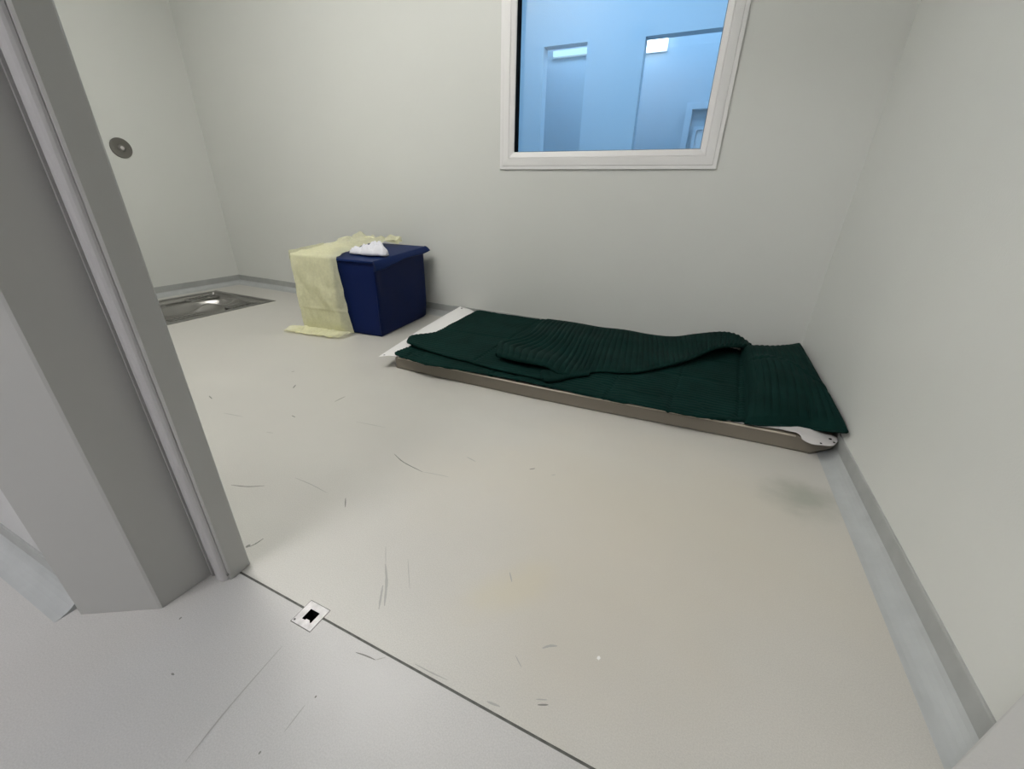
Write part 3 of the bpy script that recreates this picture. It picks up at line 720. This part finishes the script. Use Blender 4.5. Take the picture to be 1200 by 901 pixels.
disc(.0035, .009, .0098, 10, .0004).build('screw', SCUFF, bt).location = (0, .046, 0)

# ---------------------------------------------------------------- floor bolt plate with a square socket
bx0, bx1, by0, by1 = BP; pc = Vector(((bx0+bx1)/2, (by0+by1)/2, 0)); pl = empty('floor_bolt_plate', pc); tag(pl, 'small worn square metal plate with a black socket in the floor joint', 'floor plate')
hw, hh = (bx1-bx0)/2-.0015, (by1-by0)/2-.0015; sxh, syh = .0125, .0115; sox = .0015; soy = -.0005
mb = MB(); out = [(-hw, -hh), (hw, -hh), (hw, hh), (-hw, hh)]
inn = [(-sxh+sox, -syh+soy), (-.004+sox, -syh+soy), (-.003+sox, -syh+.003+soy), (.006+sox, -syh+.0035+soy), (.008+sox, -syh+soy), (sxh+sox, -syh+soy), (sxh+sox, syh+soy), (-sxh+sox, syh+soy)]
V = [(x, y, .0008) for x, y in out]+[(x, y, .0008) for x, y in inn]+[(x, y, -.03) for x, y in inn]+[(x, y, -.004) for x, y in out]
Fc = [(0, 4+0, 4+1), (0, 4+1, 1), (1, 4+1, 4+2), (1, 4+2, 4+3), (1, 4+3, 4+4), (1, 4+4, 4+5), (1, 4+5, 4+6, 2), (2, 4+6, 4+7, 3), (3, 4+7, 4+0, 0)]
Fc = [f[::-1] for f in Fc]
link('plate', V, Fc+[(20+i, 20+(i+1) % 4, (i+1) % 4, i) for i in range(4)], PLATE, pl)
link('socket', [(x, y, .0002) for x, y in inn]+[(x, y, -.03) for x, y in inn], [(i, 8+i, 8+(i+1) % 8, (i+1) % 8) for i in range(8)]+[tuple(range(8, 16))], BLACK, pl)
mb = MB()
for a, b in (((-hw-.0018, -hh-.0018), (hw+.0018, -hh)), ((-hw-.0018, hh), (hw+.0018, hh+.0018)), ((-hw-.0018, -hh), (-hw, hh)), ((hw, -hh), (hw+.0018, hh))): mb.box((*a, -.004), (*b, -.0004))
mb.build('joint', SEAM, pl)
mb = MB(); mb.prism([(-hw+.004+.0022*math.cos(k*math.pi/4), -hh+.005+.0022*math.sin(k*math.pi/4)) for k in range(8)], .0008, .0014); mb.build('screw', SEAM, pl)

# ---------------------------------------------------------------- scuffs and scratches worn into the floor
def scuff(pts, w_px, mt, parent=floor):
    P = catmull([pz(x, y, 0) for x, y in pts], 10); V = []
    for i, p in enumerate(P):
        t = (P[min(i+1, 9)]-P[max(i-1, 0)]).normalized(); n = Vector((-t.y, t.x, 0)); dist = (p-EYE).length
        wd = w_px*dist/F_PX*.5*(math.sin(math.pi*(i+.6)/10.2)**.6)*(1+.3*nz(i*.9, pts[0][0]))
        V += [Vector((p.x, p.y, .0005))-n*wd, Vector((p.x, p.y, .0005))+n*wd]
    o = link('scuff_mark', V, [(2*i, 2*i+1, 2*i+3, 2*i+2) for i in range(9)], mt); o.parent = parent
D, Fn = SCUFF, SCUFF_F
for pts, wp, mt in (
    (((271, 568.4), (290, 570.3), (310, 569.3)), 1.3, D), (((462, 532), (473, 541.7), (495, 553)), 1.3, D), (((392, 470.8), (404.6, 464.6)), 1.1, D),
    (((343.5, 455), (346.5, 451)), 1.4, D), (((342, 487), (346, 489)), 1.1, D), (((312, 506.5), (320.6, 507.5)), .8, Fn), (((405, 583.6), (404.6, 594.5)), 1.2, D),
    (((346, 560), (365, 568), (383.4, 577.7)), .9, Fn), (((288, 641.5), (293.5, 638.5)), 3.2, D), (((292, 641), (300, 637), (309, 631)), 1.4, D),
    (((341.5, 436), (345.2, 435)), 1.0, D), (((547, 535.5), (557.5, 541)), 1.2, Fn), (((245, 464), (248.5, 467.5)), 1.1, D), (((495, 553), (512, 556), (526, 559)), .8, Fn),
    (((451.7, 661), (453, 682), (450.5, 710)), 2.6, Fn), (((448.6, 686), (444, 714)), 2.2, Fn), (((597.3, 670.7), (599.8, 682)), 1.5, Fn),
    (((628, 819.4), (641.4, 820.2)), 1.2, Fn), (((630, 826), (642.5, 826)), 1.6, D), (((635.6, 759.6), (644, 757), (653, 757)), 2.4, Fn),
    (((570.5, 822), (585.8, 828)), 2.0, Fn), (((486, 778), (505, 788), (524.5, 797)), 1.2, Fn), (((620.5, 550), (627, 549)), 1.5, D), (((646, 557), (651, 556.3)), 1.0, Fn),
    (((262, 484), (285, 488.5)), .8, Fn), (((416, 494), (452, 501)), .7, Fn), (((452, 640), (452, 661)), .7, Fn), (((478, 655), (480, 690)), .7, Fn), (((604, 768), (611, 782)), 1.0, Fn)):
    scuff(pts, wp, mt)
for pts, wp, mt in ((((417, 764.6), (428.7, 768.4), (440, 773.4)), 1.3, D), (((440, 773.4), (451.7, 770.3)), .9, Fn), (((217, 893), (270, 827), (331, 757)), 1.2, Fn), (((333, 858), (357.7, 826)), 1.0, Fn),
    (((201, 789), (204, 791)), 1.4, D), (((303, 884), (306, 880)), 1.4, D), (((369, 818), (371, 815)), 1.5, D), (((210, 726), (213, 723)), 1.4, D)):
    scuff(pts, wp, mt, floor_hall)
c = pz(701.6, 771); o = link('paint_chip', [(c.x+a*.0035, c.y+b*.0045, .0006) for a, b in ((-1, -.6), (.3, -1), (1, .2), (.1, 1), (-.7, .5))], [(0, 1, 2, 3, 4)], CHIP); o.parent = floor
